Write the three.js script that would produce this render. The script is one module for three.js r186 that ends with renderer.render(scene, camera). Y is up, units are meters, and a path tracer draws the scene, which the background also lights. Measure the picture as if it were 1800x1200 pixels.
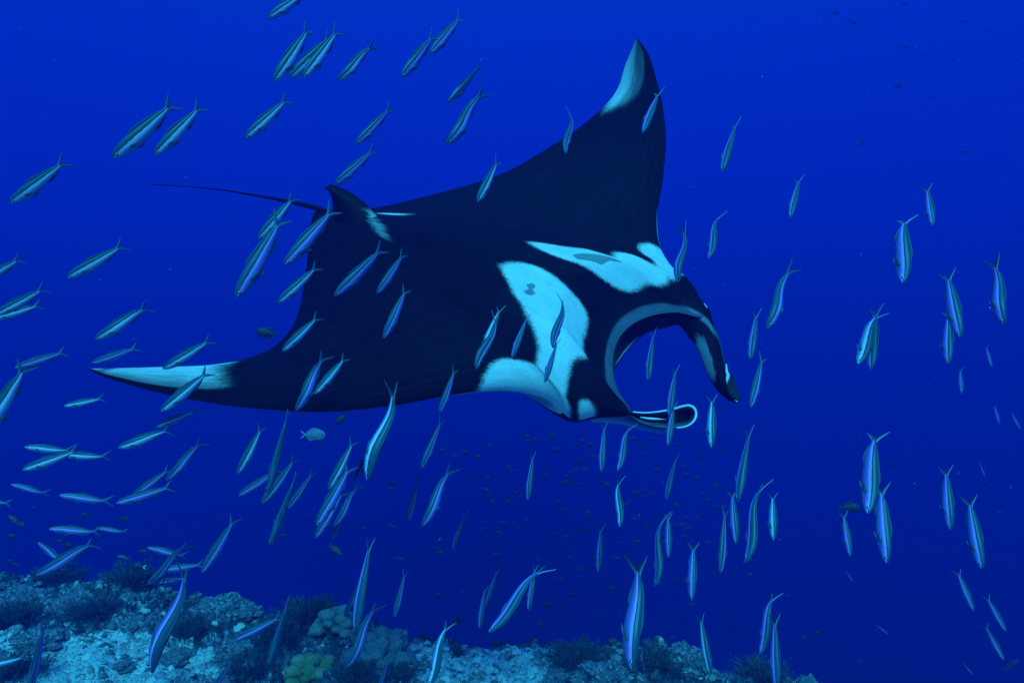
import * as THREE from 'three';
import { mergeGeometries, mergeVertices } from 'three/addons/utils/BufferGeometryUtils.js';
import { createNoise2D, createNoise3D } from 'simplex-noise';

// ---------- camera, water light, haze, exposure ----------
const scene = new THREE.Scene();
const camera = new THREE.PerspectiveCamera(50, 1.5, 0.1, 400);
camera.position.set(0, 0, 0);
camera.lookAt(0, 0, -1);
const renderer = new THREE.WebGLRenderer({ antialias: true });
renderer.toneMapping = THREE.LinearToneMapping;
renderer.toneMappingExposure = 1.64;
renderer.shadowMap.enabled = true;

const SUN = new THREE.Vector3(0.05, 1, 0.78).normalize();
const sun = new THREE.DirectionalLight(new THREE.Color().setRGB(0.06, 0.88, 1), 5);   // daylight after several metres of sea water
sun.name = 'sun';
sun.position.copy(SUN).multiplyScalar(30);
sun.castShadow = true;
sun.shadow.radius = 60;                                    // spread wide by the rippled surface
Object.assign(sun.shadow.camera, { left: -12, right: 12, top: 12, bottom: -12, near: 1, far: 60 });
sun.target.position.set(0, 0, -5);
scene.add(sun, sun.target);
{ // open water seen in every direction: brighter and a little greener towards the surface
  const W = 512, H = 256, data = new Float32Array(W * H * 4);
  for (let j = 0; j < H; j++) for (let i = 0; i < W; i++) {
    const e = ((j + 0.5) / H - 0.5) * Math.PI;
    const a = ((i + 0.5) / W - 0.5) * 2 * Math.PI, up = Math.max(0, Math.sin(e)), near = Math.max(0, Math.cos(e) * (Math.cos(a) * SUN.x + Math.sin(a) * SUN.z) + up * SUN.y);
    const b = 0.21 + 0.45 * up - 0.15 * up * up + 0.4 * up * near * near, g = b * (0.038 + 0.13 * up + 0.12 * up ** 3);
    data.set([g * 0.05, g, b, 1], (j * W + i) * 4);
  }
  const t = new THREE.DataTexture(data, W, H, THREE.RGBAFormat, THREE.FloatType);
  t.mapping = THREE.EquirectangularReflectionMapping; t.needsUpdate = true;
  scene.background = t; scene.environment = t;
}
scene.fog = new THREE.FogExp2(new THREE.Color().setRGB(0.004, 0.062, 0.97), 0.031);

// ---------- helpers ----------
const rng = (a) => () => { a = (a + 0x6d2b79f5) | 0; let t = Math.imul(a ^ (a >>> 15), 1 | a); t = (t + Math.imul(t ^ (t >>> 7), 61 | t)) ^ t; return ((t ^ (t >>> 14)) >>> 0) / 4294967296; };
const R0 = rng(7), n3 = createNoise3D(rng(11)), n2 = createNoise2D(rng(5));
const fbm = (x, y, z, o = 4) => { let s = 0, a = 0.5; for (let i = 0; i < o; i++) { s += a * n3(x, y, z); x *= 2.03; y *= 2.03; z *= 2.03; a *= 0.5; } return s; };
const sm = THREE.MathUtils.smoothstep, lerp = THREE.MathUtils.lerp, clamp = THREE.MathUtils.clamp, rad = Math.PI / 180;
const V = (x, y, z) => new THREE.Vector3(x, y, z), rgb = (r, g, b) => new THREE.Color().setRGB(r, g, b);
const used = {};
const numbered = (n) => { const k = (used[n] = (used[n] ?? -1) + 1); return k ? n + '_' + String(k).padStart(3, '0') : n; };
function place(o, name, label, category, group, kind) {
  o.name = numbered(name); scene.add(o);
  if (label) o.userData.label = label;
  if (category) o.userData.category = category;
  if (group) o.userData.group = group;
  if (kind) o.userData.kind = kind;
  return o;
}
function part(parent, name, geo, mat) { const m = new THREE.Mesh(geo, mat); m.name = name; m.castShadow = m.receiveShadow = true; parent.add(m); return m; }
function gridGeo(rows, cols, f, closed = false) {         // f(i, j) -> [position, u, v]
  const p = [], uv = [], ix = [];
  for (let i = 0; i <= rows; i++) for (let j = 0; j <= cols; j++) { const [q, u, v] = f(i / rows, j / cols, i, j); p.push(q.x, q.y, q.z); uv.push(u, v); }
  for (let i = 0; i < rows; i++) for (let j = 0; j < cols; j++) { const a = i * (cols + 1) + j, b = a + 1, c = a + cols + 1, d = c + 1; ix.push(a, c, b, b, c, d); }
  const g = new THREE.BufferGeometry();
  g.setAttribute('position', new THREE.Float32BufferAttribute(p, 3)); g.setAttribute('uv', new THREE.Float32BufferAttribute(uv, 2)); g.setIndex(ix);
  g.computeVertexNormals();
  if (closed) {                                            // same normal on both sides of the seam
    const n = g.attributes.normal, a = V(), b = V();
    for (let i = 0; i <= rows; i++) { const k = i * (cols + 1), e = k + cols; a.fromBufferAttribute(n, k); b.fromBufferAttribute(n, e); a.add(b).normalize(); n.setXYZ(k, a.x, a.y, a.z); n.setXYZ(e, a.x, a.y, a.z); }
  }
  return g;
}
function dataTex(W, H, f, srgb = false) {                  // f(u, v) -> linear rgb 0..1
  const d = new Uint8Array(W * H * 4), enc = (x) => Math.round(255 * clamp(srgb ? (x <= 0.0031308 ? 12.92 * x : 1.055 * Math.pow(x, 1 / 2.4) - 0.055) : x, 0, 1));
  for (let j = 0; j < H; j++) for (let i = 0; i < W; i++) { const c = f((i + 0.5) / W, (j + 0.5) / H, i, j); d.set([enc(c[0]), enc(c[1]), enc(c[2]), 255], (j * W + i) * 4); }
  const t = new THREE.DataTexture(d, W, H, THREE.RGBAFormat);
  t.magFilter = THREE.LinearFilter; t.minFilter = THREE.LinearFilter; t.wrapS = t.wrapT = THREE.RepeatWrapping;
  if (srgb) t.colorSpace = THREE.SRGBColorSpace;
  t.needsUpdate = true;
  return t;
}
const mix3 = (a, b, k) => [lerp(a[0], b[0], k), lerp(a[1], b[1], k), lerp(a[2], b[2], k)];

// ---------- manta ray: real outline stations, [front edge x, y, depth, back edge x, y, depth, back height] ----------
const F = 1287, at = (px, py, d) => new THREE.Vector3(((px - 900) / F) * d, ((600 - py) / F) * d, -d);
const ST = [
  [154, 649, 4.1, 154, 648.4, 4.1, 0.004], [193, 666, 4.05, 193, 651, 4.1, 0.03], [291, 693, 4.0, 267, 653, 4.15, 0.06], [390, 711, 3.96, 377, 650, 4.25, 0.075],
  [480, 720, 3.93, 440, 632, 4.4, 0.075], [580, 723, 3.92, 492, 600, 4.6, 0.068], [690, 712, 3.95, 522, 556, 4.8, 0.08], [800, 693, 4.0, 537, 480, 5.05, 0.12],
  [890, 686, 4.08, 544, 410, 5.25, 0.155], [960, 700, 4.09, 547, 388, 5.33, 0.19], [1006, 737, 4.05, 549, 380, 5.36, 0.23], [1050, 731, 4.05, 551, 376, 5.38, 0.25],
  [1108, 726, 4.1, 552, 374, 5.39, 0.27], [1086, 684, 4.28, 553, 373, 5.4, 0.28], [1077, 640, 4.4, 555, 372, 5.41, 0.29], [1085, 602, 4.5, 557, 371, 5.42, 0.3],
  [1108, 573, 4.6, 560, 370, 5.44, 0.3], [1145, 555, 4.7, 563, 370, 5.46, 0.3], [1190, 549, 4.8, 568, 370, 5.48, 0.29], [1235, 556, 4.87, 575, 370, 5.5, 0.26],
  [1225, 520, 4.97, 585, 371, 5.55, 0.22], [1190, 490, 5.05, 600, 371, 5.6, 0.18], [1162, 440, 5.15, 640, 368, 5.66, 0.13], [1156, 380, 5.3, 720, 352, 5.72, 0.1],
  [1166, 310, 5.42, 870, 310, 5.76, 0.07], [1171, 245, 5.5, 955, 265, 5.75, 0.05], [1165, 185, 5.54, 1030, 215, 5.7, 0.035], [1153, 135, 5.55, 1080, 165, 5.66, 0.025],
  [1140, 95, 5.53, 1100, 112, 5.6, 0.015], [1121, 67, 5.5, 1119, 68, 5.5, 0.004],
];
const spline = (list, x) => {
  const n = list.length - 1, i = Math.min(n - 1, Math.max(0, Math.floor(x))), f = x - i;
  const p = (k) => list[Math.min(n, Math.max(0, k))], a = p(i - 1), b = p(i), c = p(i + 1), d = p(i + 2);
  const h = (q, r, s, t) => 0.5 * (2 * r + (s - q) * f + (2 * q - 5 * r + 4 * s - t) * f * f + (3 * r - q - 3 * s + t) * f * f * f);
  return b.isVector3 ? new THREE.Vector3(h(a.x, b.x, c.x, d.x), h(a.y, b.y, c.y, d.y), h(a.z, b.z, c.z, d.z)) : h(a, b, c, d);
};
const EDGE_F = ST.map((s) => at(s[0], s[1], s[2])), EDGE_B = ST.map((s) => at(s[3], s[4], s[5])), HIGH = ST.map((s) => s[6]);
const chordPoint = (s, t) => spline(EDGE_F, s).lerp(spline(EDGE_B, s), t);
const UPB = new THREE.Vector3(0.047, 0.754, 0.642).normalize();
const foil = (t) => { const q = Math.pow(t, 0.85); return 10 * (0.2969 * Math.sqrt(q) - 0.126 * q - 0.3516 * q * q + 0.2843 * q ** 3 - 0.1036 * q ** 4); };
function upAt(s) {                     // the wing's own up: across the chord and the span, smoothed along the span
  const n = new THREE.Vector3();
  for (const ds of [-1.2, -0.6, 0, 0.6, 1.2]) {
    const q = Math.min(28.5, Math.max(0.5, s + ds)), t = q > 9 && q < 21 ? 0.75 : 0.5;
    const a = chordPoint(q + 0.3, t).sub(chordPoint(q - 0.3, t)), c = spline(EDGE_B, q).sub(spline(EDGE_F, q));
    const m = c.cross(a).normalize(); if (m.dot(UPB) < 0) m.negate();
    n.add(m);
  }
  n.normalize();
  const body = Math.max(0, 1 - Math.abs(s - 15) / 8);
  return n.lerp(UPB, Math.min(1, body * 2)).normalize();
}
const lerp1 = (a, b, k) => a + (b - a) * k;
const smooth01 = (x) => { const q = Math.min(1, Math.max(0, x)); return q * q * (3 - 2 * q); };
function mantaPoint(s, t, below, up = upAt(s)) {
  const h = spline(HIGH, s), p = chordPoint(s, t);
  const head = smooth01((s - 11) / 1.5) * smooth01((20.6 - s) / 1.5), flat = 1 - head * (1 - smooth01((t + 0.012) / 0.2));     // the brow slopes down to a thin lip
  const tipward = smooth01((5.5 - s) / 2.5), shape = lerp1(foil(t), foil(1 - t), 0.85 * tipward);                       // the swept tip rolls over at its rear edge
  return p.addScaledVector(up, shape * (below ? -0.38 * h : h) * flat);
}
const WHITE = [0.84, 0.87, 0.88], BLACK = [0.004, 0.0018, 0.005], GREY = [0.3, 0.3, 0.42];
const MARKS = { // outlines of the markings on the skin, (station, share of the chord from the front edge)
  near_shoulder: [14.3, 0.34, 14.8, 0.31, 15.1, 0.26, 15, 0.2, 14.85, 0.17, 14.9, 0.14, 15.0, 0.11, 15.0, 0.085, 14.6, 0.08, 14.1, 0.08, 13.1, 0.1, 12.2, 0.12, 11.5, 0.12, 10.8, 0.07, 10.4, 0.05, 9.95, 0.03, 9.9, 0, 7.4, 0, 7.7, 0.03, 8, 0.06, 8.4, 0.075, 8.8, 0.07, 9.3, 0.08, 10.8, 0.16, 11.4, 0.22, 11.55, 0.25, 12, 0.29, 12.8, 0.3, 13.5, 0.31],
  far_shoulder: [16.8, 0.35, 16.9, 0.32, 17.1, 0.3, 17.2, 0.28, 17.4, 0.25, 18.1, 0.24, 19.6, 0.23, 19.8, 0.21, 19.9, 0.17, 19.8, 0.13, 19.75, 0.1, 19.6, 0.085, 19.2, 0.11, 18.6, 0.11, 17.8, 0.085, 17.2, 0.08, 16.9, 0.09, 16.7, 0.11, 16.6, 0.13, 16.4, 0.16, 16.2, 0.18, 16.2, 0.21, 16.2, 0.23, 16.2, 0.26, 16.5, 0.31],
  far_collar: [21.5, 0.1, 21.8, 0.05, 21.9, 0, 20.9, 0, 20.2, 0.04, 19.75, 0.07, 19.7, 0.11, 20.3, 0.115, 21.0, 0.105],
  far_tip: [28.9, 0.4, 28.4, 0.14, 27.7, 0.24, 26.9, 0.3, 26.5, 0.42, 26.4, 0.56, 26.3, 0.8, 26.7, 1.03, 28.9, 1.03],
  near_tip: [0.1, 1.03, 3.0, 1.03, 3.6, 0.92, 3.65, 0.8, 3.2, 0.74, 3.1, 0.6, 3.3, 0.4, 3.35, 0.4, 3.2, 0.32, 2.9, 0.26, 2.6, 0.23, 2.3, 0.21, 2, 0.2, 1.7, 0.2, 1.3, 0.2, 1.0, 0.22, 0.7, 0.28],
  fin_streak: [20.8, 0.92, 17.3, 0.83, 15.3, 0.76, 14, 0.72, 12.2, 0.70, 11.7, 0.70, 12.8, 0.74, 14.4, 0.78],
  ridge_line: [21.6, 0.91, 21.5, 0.85, 21.9, 0.81, 21.7, 0.79, 21.3, 0.81, 21, 0.83, 20.8, 0.87],
  eye_white: [10.25, 0.0, 10.3, 0.012, 10.55, 0.018, 10.8, 0.014, 10.95, 0.0],
};
const DARK = { far_mark: [16.7, 0.21, 17.2, 0.205, 17.6, 0.19, 17.9, 0.175, 18.2, 0.155, 17.6, 0.16, 17.1, 0.15, 16.8, 0.17, 16.5, 0.185], near_mark: [13.8, 0.26, 14.1, 0.24, 14, 0.23, 13.7, 0.24, 13.6, 0.23, 13.3, 0.25, 13.3, 0.27, 13.7, 0.25] };
const LIP = [11.9, 0, 12.2, 0.05, 12.8, 0.035, 13.5, 0.024, 14.2, 0.02, 15, 0.022, 15.8, 0.028, 16.5, 0.032, 17.2, 0.038, 18, 0.042, 18.6, 0.05, 19, 0.05, 19.3, 0.03, 19.3, 0];
const chordV = (t) => 0.5 * Math.pow(clamp(t, 0, 1.1), 0.6);
function mantaSkin() {
  const W = 2048, H = 1024, layer = (lists, blur) => {
    const c = document.createElement('canvas'); c.width = W; c.height = H;
    const x = c.getContext('2d'); x.fillStyle = '#000'; x.fillRect(0, 0, W, H); x.fillStyle = '#fff';
    for (const p of lists) { x.beginPath(); for (let i = 0; i < p.length; i += 2) x[i ? 'lineTo' : 'moveTo']((p[i] / 29) * W, chordV(p[i + 1]) * H); x.closePath(); x.fill(); }
    const d = x.getImageData(0, 0, W, H).data; let a = new Float32Array(W * H);
    for (let i = 0; i < W * H; i++) a[i] = d[i * 4] / 255;
    for (let pass = 0; pass < 2; pass++) for (const [step, n, m] of [[1, W, H], [W, H, W]]) {
      const o = new Float32Array(W * H);
      for (let k = 0; k < m; k++) { const b0 = step === 1 ? k * W : k; let s = 0; for (let i = -blur; i <= blur; i++) s += a[b0 + clamp(i, 0, n - 1) * step]; for (let i = 0; i < n; i++) { o[b0 + i * step] = s / (2 * blur + 1); s += a[b0 + Math.min(n - 1, i + blur + 1) * step] - a[b0 + Math.max(0, i - blur) * step]; } }
      a = o;
    }
    return a;
  };
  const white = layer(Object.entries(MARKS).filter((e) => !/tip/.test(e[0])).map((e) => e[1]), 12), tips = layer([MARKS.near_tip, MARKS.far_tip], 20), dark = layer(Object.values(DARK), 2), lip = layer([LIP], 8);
  return dataTex(W, H, (u, v, i, j) => {
    const s = u * 29, k = j * W + i, grain = 0.5 * n3(u * 420, v * 190, 1) + 0.45 * n3(u * 900, v * 420, 4), cloud = fbm(u * 30, v * 16, 2, 3);
    let c = BLACK.map((x) => x * (1 + 0.6 * cloud + 0.3 * grain + 1.1 * sm(fbm(u * 9, v * 5, 14, 4), 0.12, 0.6)));
    if (Math.abs(n3(u * 26 + 3 * v, v * 3, 21)) < 0.006 && n3(u * 11, v * 8, 30) > 0.35) c = c.map((x) => x * 3.5);        // old scratches
    if (n3(u * 520, v * 330, 9) > 0.83) c = c.map((x) => x * 2.2);                            // pale flecks of the denticles
    if (v < 0.5) {
      c = mix3(c, GREY.map((x) => x * (1 + 0.25 * cloud + 0.2 * grain)), 0.4 * sm(lip[k] + 0.12 * grain, 0.2, 0.8));
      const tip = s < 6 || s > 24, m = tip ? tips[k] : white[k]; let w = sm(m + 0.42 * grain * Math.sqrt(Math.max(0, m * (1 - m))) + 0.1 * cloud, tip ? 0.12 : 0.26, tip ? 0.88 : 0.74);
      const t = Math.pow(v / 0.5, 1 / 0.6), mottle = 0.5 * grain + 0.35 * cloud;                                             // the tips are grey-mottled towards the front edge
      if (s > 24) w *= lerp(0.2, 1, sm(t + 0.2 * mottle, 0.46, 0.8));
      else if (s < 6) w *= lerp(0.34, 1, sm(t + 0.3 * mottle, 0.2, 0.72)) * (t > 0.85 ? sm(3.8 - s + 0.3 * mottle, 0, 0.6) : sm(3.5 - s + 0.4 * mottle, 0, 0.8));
      else if (t > 0.68 && s < 18) w *= 0.6;
      c = mix3(c, WHITE.map((x) => x * (1 + 0.13 * cloud + 0.12 * grain - (n3(u * 420, v * 260, 6) > 0.72 ? 0.2 : 0))), w);
      c = mix3(c, WHITE, 0.8 * sm(0.02 + 0.003 * grain - v, 0, 0.006) * sm(s, 21.4, 21.9) * sm(23.3 - s, 0, 0.9));     // white seam on the front edge
      c = mix3(c, [0.16, 0.18, 0.2], sm(dark[k] + 0.5 * grain * Math.sqrt(Math.max(0, dark[k] * (1 - dark[k]))), 0.25, 0.75) * 0.8 * w);
    } else {                                                                                 // belly: white, with a dark front margin on the wings
      const t = Math.pow((1 - v) / 0.5, 1 / 0.6), wing = s < 7.2 ? sm(7.4 - s, 0, 1) : s > 21.5 ? sm(s, 21.5, 23) : 0, edge = sm(0.11 + 0.03 * cloud - t, -0.02, 0.03) * wing;
      const head = s > 9.6 && s < 21 ? sm(0.09 - t, -0.02, 0.02) : 0;
      c = mix3(WHITE.map((x) => x * (0.92 + 0.08 * cloud)), c, Math.max(edge * 0.85, head));
    }
    return c;
  }, true);
}
const manta = new THREE.Group();
manta.position.copy(at(830, 450, 5));
place(manta, 'manta_ray', 'huge black and white manta ray gliding above the reef with its mouth wide open', 'manta ray');
const local = (g) => g.translate(-manta.position.x, -manta.position.y, -manta.position.z);
const skinBump = dataTex(256, 256, (u, v) => { const a = u * 2 * Math.PI, b = v * 2 * Math.PI, q = 0.5 + 0.25 * n3(Math.cos(a) * 9 + 20, Math.sin(a) * 9, Math.cos(b) * 9 + 7 * Math.sin(b)) + 0.25 * n3(Math.cos(a) * 20, Math.sin(a) * 20 + 5, Math.cos(b) * 20 + 17 * Math.sin(b)); return [q, q, q]; });
skinBump.repeat.set(26, 14);
const M = {
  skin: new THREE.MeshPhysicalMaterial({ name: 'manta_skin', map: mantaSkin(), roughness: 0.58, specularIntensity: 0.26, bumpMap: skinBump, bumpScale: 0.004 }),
  black: new THREE.MeshPhysicalMaterial({ name: 'manta_black', color: rgb(...BLACK), roughness: 0.65, specularIntensity: 0.25 }),
  fin: new THREE.MeshPhysicalMaterial({ name: 'manta_head_fin', vertexColors: true, roughness: 0.65, specularIntensity: 0.25 }),
  pale: new THREE.MeshPhysicalMaterial({ name: 'manta_pale', color: rgb(...WHITE), roughness: 0.65 }),
  greyRim: new THREE.MeshPhysicalMaterial({ name: 'manta_grey', color: rgb(0.3, 0.33, 0.36), roughness: 0.65 }),
  mouth: new THREE.MeshStandardMaterial({ name: 'manta_mouth', color: rgb(0.02, 0.022, 0.028), roughness: 0.8 }),
  eye: new THREE.MeshPhysicalMaterial({ name: 'eye_dark', color: rgb(0.01, 0.01, 0.012), roughness: 0.12 }),
};
{
  const NS = 420, NT = 64, ups = []; for (let i = 0; i <= NS; i++) ups.push(upAt((i / NS) * 29));
  const body = gridGeo(NS, NT * 2, (a, b, i, j) => {
    const s = a * 29, below = j > NT, q = below ? 2 - b * 2 : b * 2, t = Math.pow(q, 1.75);
    return [mantaPoint(s, t, below, ups[i]), a, below ? 1 - chordV(t) : chordV(t)];
  }, true);
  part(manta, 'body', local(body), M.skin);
}
// a fin: skin on both faces between two edge lines, bulged and tapering to its rims; tone(row, column, face) colours it
function sheet(A, B, { bulge = 0, thick = 0.02, rows = 60, cols = 20, dir, sag, tone }) {
  const f = (a, b, side) => {
    const p = spline(A, a * (A.length - 1)), q = spline(B, a * (B.length - 1)), e = 1e-3;
    const along = spline(A, Math.min(1, a + e) * (A.length - 1)).lerp(spline(B, Math.min(1, a + e) * (B.length - 1)), 0.5).sub(p.clone().lerp(q, 0.5)), n = along.cross(q.clone().sub(p));
    if (n.lengthSq() < 1e-16) n.copy(dir ?? UPB); n.normalize(); if (dir && n.dot(dir) < 0) n.negate();
    const w = Math.sqrt(Math.max(0, 4 * b * (1 - b)));
    return p.lerp(q, b).addScaledVector(sag ?? n, bulge * 4 * b * (1 - b) * Math.min(1, (1 - a) * 8)).addScaledVector(n, side * thick * w * Math.min(1, (1 - a) * 10 + 0.05));
  };
  const g = gridGeo(rows, cols * 2, (a, b, i, j) => { const back = j > cols, q = back ? 2 - b * 2 : b * 2; return [f(a, q, back ? -1 : 1), a, b]; }, true);
  if (tone) { const c = []; for (let i = 0; i <= rows; i++) for (let j = 0; j <= cols * 2; j++) c.push(...tone(i / rows, j > cols ? 2 - j / cols : j / cols, j > cols)); g.setAttribute('color', new THREE.Float32BufferAttribute(c, 3)); }
  return g;
}
const pts = (...l) => { const o = []; for (let i = 0; i < l.length; i += 3) o.push(at(l[i], l[i + 1], l[i + 2])); return o; };
const tube = (P, r0, r1, seg = 60, sides = 10) => { const c = new THREE.CatmullRomCurve3(P), fr = c.computeFrenetFrames(seg), g = gridGeo(seg, sides, (a, b, i) => { const an = b * 2 * Math.PI, r = typeof r0 === 'function' ? r0(a) : lerp(r0, r1, a); return [c.getPointAt(a).addScaledVector(fr.normals[i], Math.cos(an) * r).addScaledVector(fr.binormals[i], Math.sin(an) * r), a, b]; }, true); return g; };
const toCam = V(0, 0, 1);
{ // head fins, mouth, dorsal fin, tail, eye
  const farA = pts(1194, 498, 5.07, 1227, 521, 4.98, 1247, 543, 4.95, 1254, 567, 4.93, 1266, 598, 4.9, 1273, 628, 4.88, 1277, 656, 4.87, 1277, 678, 4.87, 1285, 696, 4.87, 1297, 706, 4.87);
  const farB = pts(1150, 556, 4.83, 1186, 565, 4.89, 1210, 590, 4.9, 1228, 618, 4.9, 1239, 648, 4.89, 1251, 671, 4.88, 1262, 686, 4.87, 1272, 697, 4.87, 1284, 705, 4.87, 1297, 708, 4.87);
  const flap = sheet(pts(1276, 655, 4.87, 1274, 676, 4.87, 1281, 694, 4.87, 1297, 706, 4.87), pts(1278, 654, 4.9, 1291, 670, 4.95, 1299, 690, 4.95, 1299, 707, 4.9), { bulge: 0.02, thick: 0.008, rows: 24, cols: 8, dir: toCam, tone: () => [0.03, 0.034, 0.04] });
  const far = sheet(farA, farB, { bulge: 0.035, thick: 0.02, rows: 90, cols: 28, dir: V(0.4, 0.5, 0.75), tone: (a, b, back) => {
    const n = 0.15 * n3(a * 22, b * 9, 3), patch = sm(0.17 - Math.hypot((a - 0.42) * 0.95, (b - 0.86) * 0.6) + 0.12 * n, 0, 0.06), lipBand = sm(0.11 - Math.abs(b - 0.82 + a * 1.8), 0, 0.07) * sm(0.44 - a, 0, 0.12) * sm(a, 0.07, 0.15) + 0.6 * sm(0.1 - b, 0, 0.06) * sm(a, 0.34, 0.42) * sm(0.75 - a, 0, 0.2);
    return mix3(BLACK, mix3(GREY, WHITE, 0.25), clamp(Math.max(patch * 0.6, Math.min(1, lipBand) * 0.5) + n * 0.1 * patch, 0, 1));
  } });
  const finFar = part(manta, 'head_fin', local(mergeGeometries([far, flap])), M.fin);
  part(finFar, 'fin_rim', local(tube(pts(1277, 640, 4.86, 1278, 654, 4.845, 1280, 660, 4.84, 1276, 672, 4.84, 1275, 682, 4.84, 1280, 694, 4.84, 1287, 701, 4.845, 1297, 706, 4.855), (a) => (0.004 + 0.01 * Math.exp(-(((a - 0.35) / 0.22) ** 2))), 0, 50)), M.pale);
  part(finFar, 'fin_rim', local(tube(pts(1230, 527, 4.96, 1238, 536, 4.945, 1243, 544, 4.935, 1246, 552, 4.93), (a) => 0.009 * Math.sin(Math.PI * a) + 0.001, 0, 16)), M.pale);
  const nearA = pts(1098, 712, 4.16, 1112, 724, 4.15, 1130, 726, 4.15, 1150, 725, 4.15, 1180, 721, 4.14, 1200, 715, 4.12, 1212, 713, 4.1, 1221, 718, 4.08, 1224, 727, 4.07);
  const nearB = pts(1094, 722, 4.1, 1106, 730, 4.07, 1122, 740, 4.03, 1142, 748, 4.0, 1165, 752, 3.98, 1185, 753, 3.98, 1205, 750, 4.0, 1218, 742, 4.03, 1224, 729, 4.07);
  const near = sheet(nearA, nearB, { bulge: 0.11, sag: V(0.05, -0.18, -1).normalize(), thick: 0.014, dir: V(0.1, 0.4, 0.9), tone: (a, b, back) => mix3(BLACK, GREY, back ? 0.5 : 0.35 * sm(b, 0.72, 0.95) * sm(a, 0.1, 0.3) * (1 + 0.4 * n3(a * 30, b * 8, 1))) });
  const finNear = part(manta, 'head_fin', local(near), M.fin);
  part(finNear, 'fin_rim', local(tube(pts(1113, 724, 4.14, 1130, 725.5, 4.14, 1150, 724.5, 4.14, 1180, 720, 4.13, 1200, 714.5, 4.11, 1212, 713, 4.09, 1221, 718, 4.07, 1224, 728, 4.06, 1219, 741, 4.02, 1206, 749.5, 3.99, 1190, 752, 3.97), (a) => 0.0045 + 0.0035 * Math.exp(-(((a - 0.55) / 0.25) ** 2)), 0, 90)), M.pale);
  part(finNear, 'fin_rim', local(tube(pts(1126, 733, 4.1, 1140, 735.5, 4.1, 1155, 736.5, 4.11, 1172, 737, 4.13), (a) => 0.006 * Math.sin(Math.PI * Math.min(1, a + 0.08)) + 0.001, 0, 24)), M.pale);
  part(manta, 'lower_jaw', local(sheet(pts(1040, 729, 4.2, 1072, 727, 4.2, 1098, 727, 4.18, 1120, 738, 4.12, 1148, 748, 4.06, 1185, 753, 4.03), pts(1040, 735, 4.25, 1070, 740, 4.27, 1098, 746, 4.22, 1122, 750, 4.15, 1150, 753, 4.08, 1185, 754.5, 4.05), { bulge: 0.02, thick: 0.012, rows: 30, cols: 8, dir: toCam })), M.pale);
  const mouth = part(manta, 'mouth_lining', local(sheet(pts(1078, 648, 4.45, 1081, 625, 4.54, 1090, 600, 4.6, 1110, 577, 4.68, 1145, 559, 4.78, 1190, 553, 4.88, 1207, 560, 4.9), pts(1079, 655, 4.55, 1088, 637, 4.68, 1110, 609, 4.82, 1136, 586, 4.93, 1163, 578, 4.98, 1196, 572, 4.96, 1213, 600, 4.93), { bulge: -0.05, thick: 0.012, rows: 40, cols: 12, dir: toCam })), M.mouth);
  part(mouth, 'jaw_rim', local(tube(pts(1082, 641, 4.6, 1095, 622, 4.7, 1112, 602, 4.8, 1126, 590, 4.86), (a) => 0.006 * Math.sin(Math.PI * a) + 0.001, 0, 24)), M.greyRim);
  part(manta, 'dorsal_fin', local(sheet(pts(578, 324, 5.25, 592, 327, 5.25, 612, 336, 5.24, 632, 349, 5.23, 652, 368, 5.22, 672, 392, 5.2, 690, 422, 5.17), pts(579, 325, 5.27, 583, 342, 5.27, 585, 356, 5.27, 584, 368, 5.28, 584, 385, 5.29, 592, 408, 5.28, 640, 440, 5.24), { bulge: 0.03, thick: 0.035, rows: 50, cols: 16, dir: toCam, tone: (a, b) => { const n = 0.2 * n3(a * 30, b * 14, 8); return mix3(BLACK, WHITE, 0.5 * sm(0.15 - b + 0.25 * n, 0, 0.1) * sm(a, 0.62, 0.75) * sm(0.97 - a, 0, 0.08)); } }).scale(1, 1, 1)), M.fin);
  part(manta, 'tail', local(tube(pts(572, 372, 5.4, 550, 364, 5.42, 520, 357, 5.5, 480, 349, 5.62, 430, 340, 5.75, 375, 332, 5.88, 320, 327, 6.0, 262, 323.5, 6.1), (a) => 0.0035 + 0.018 * Math.pow(1 - a, 2.4), 0, 80)), M.black);
  const eye = part(manta, 'eye', local(new THREE.SphereGeometry(0.035, 24, 16).translate(...at(1003, 728, 4.12).toArray())), M.eye);
}

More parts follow.
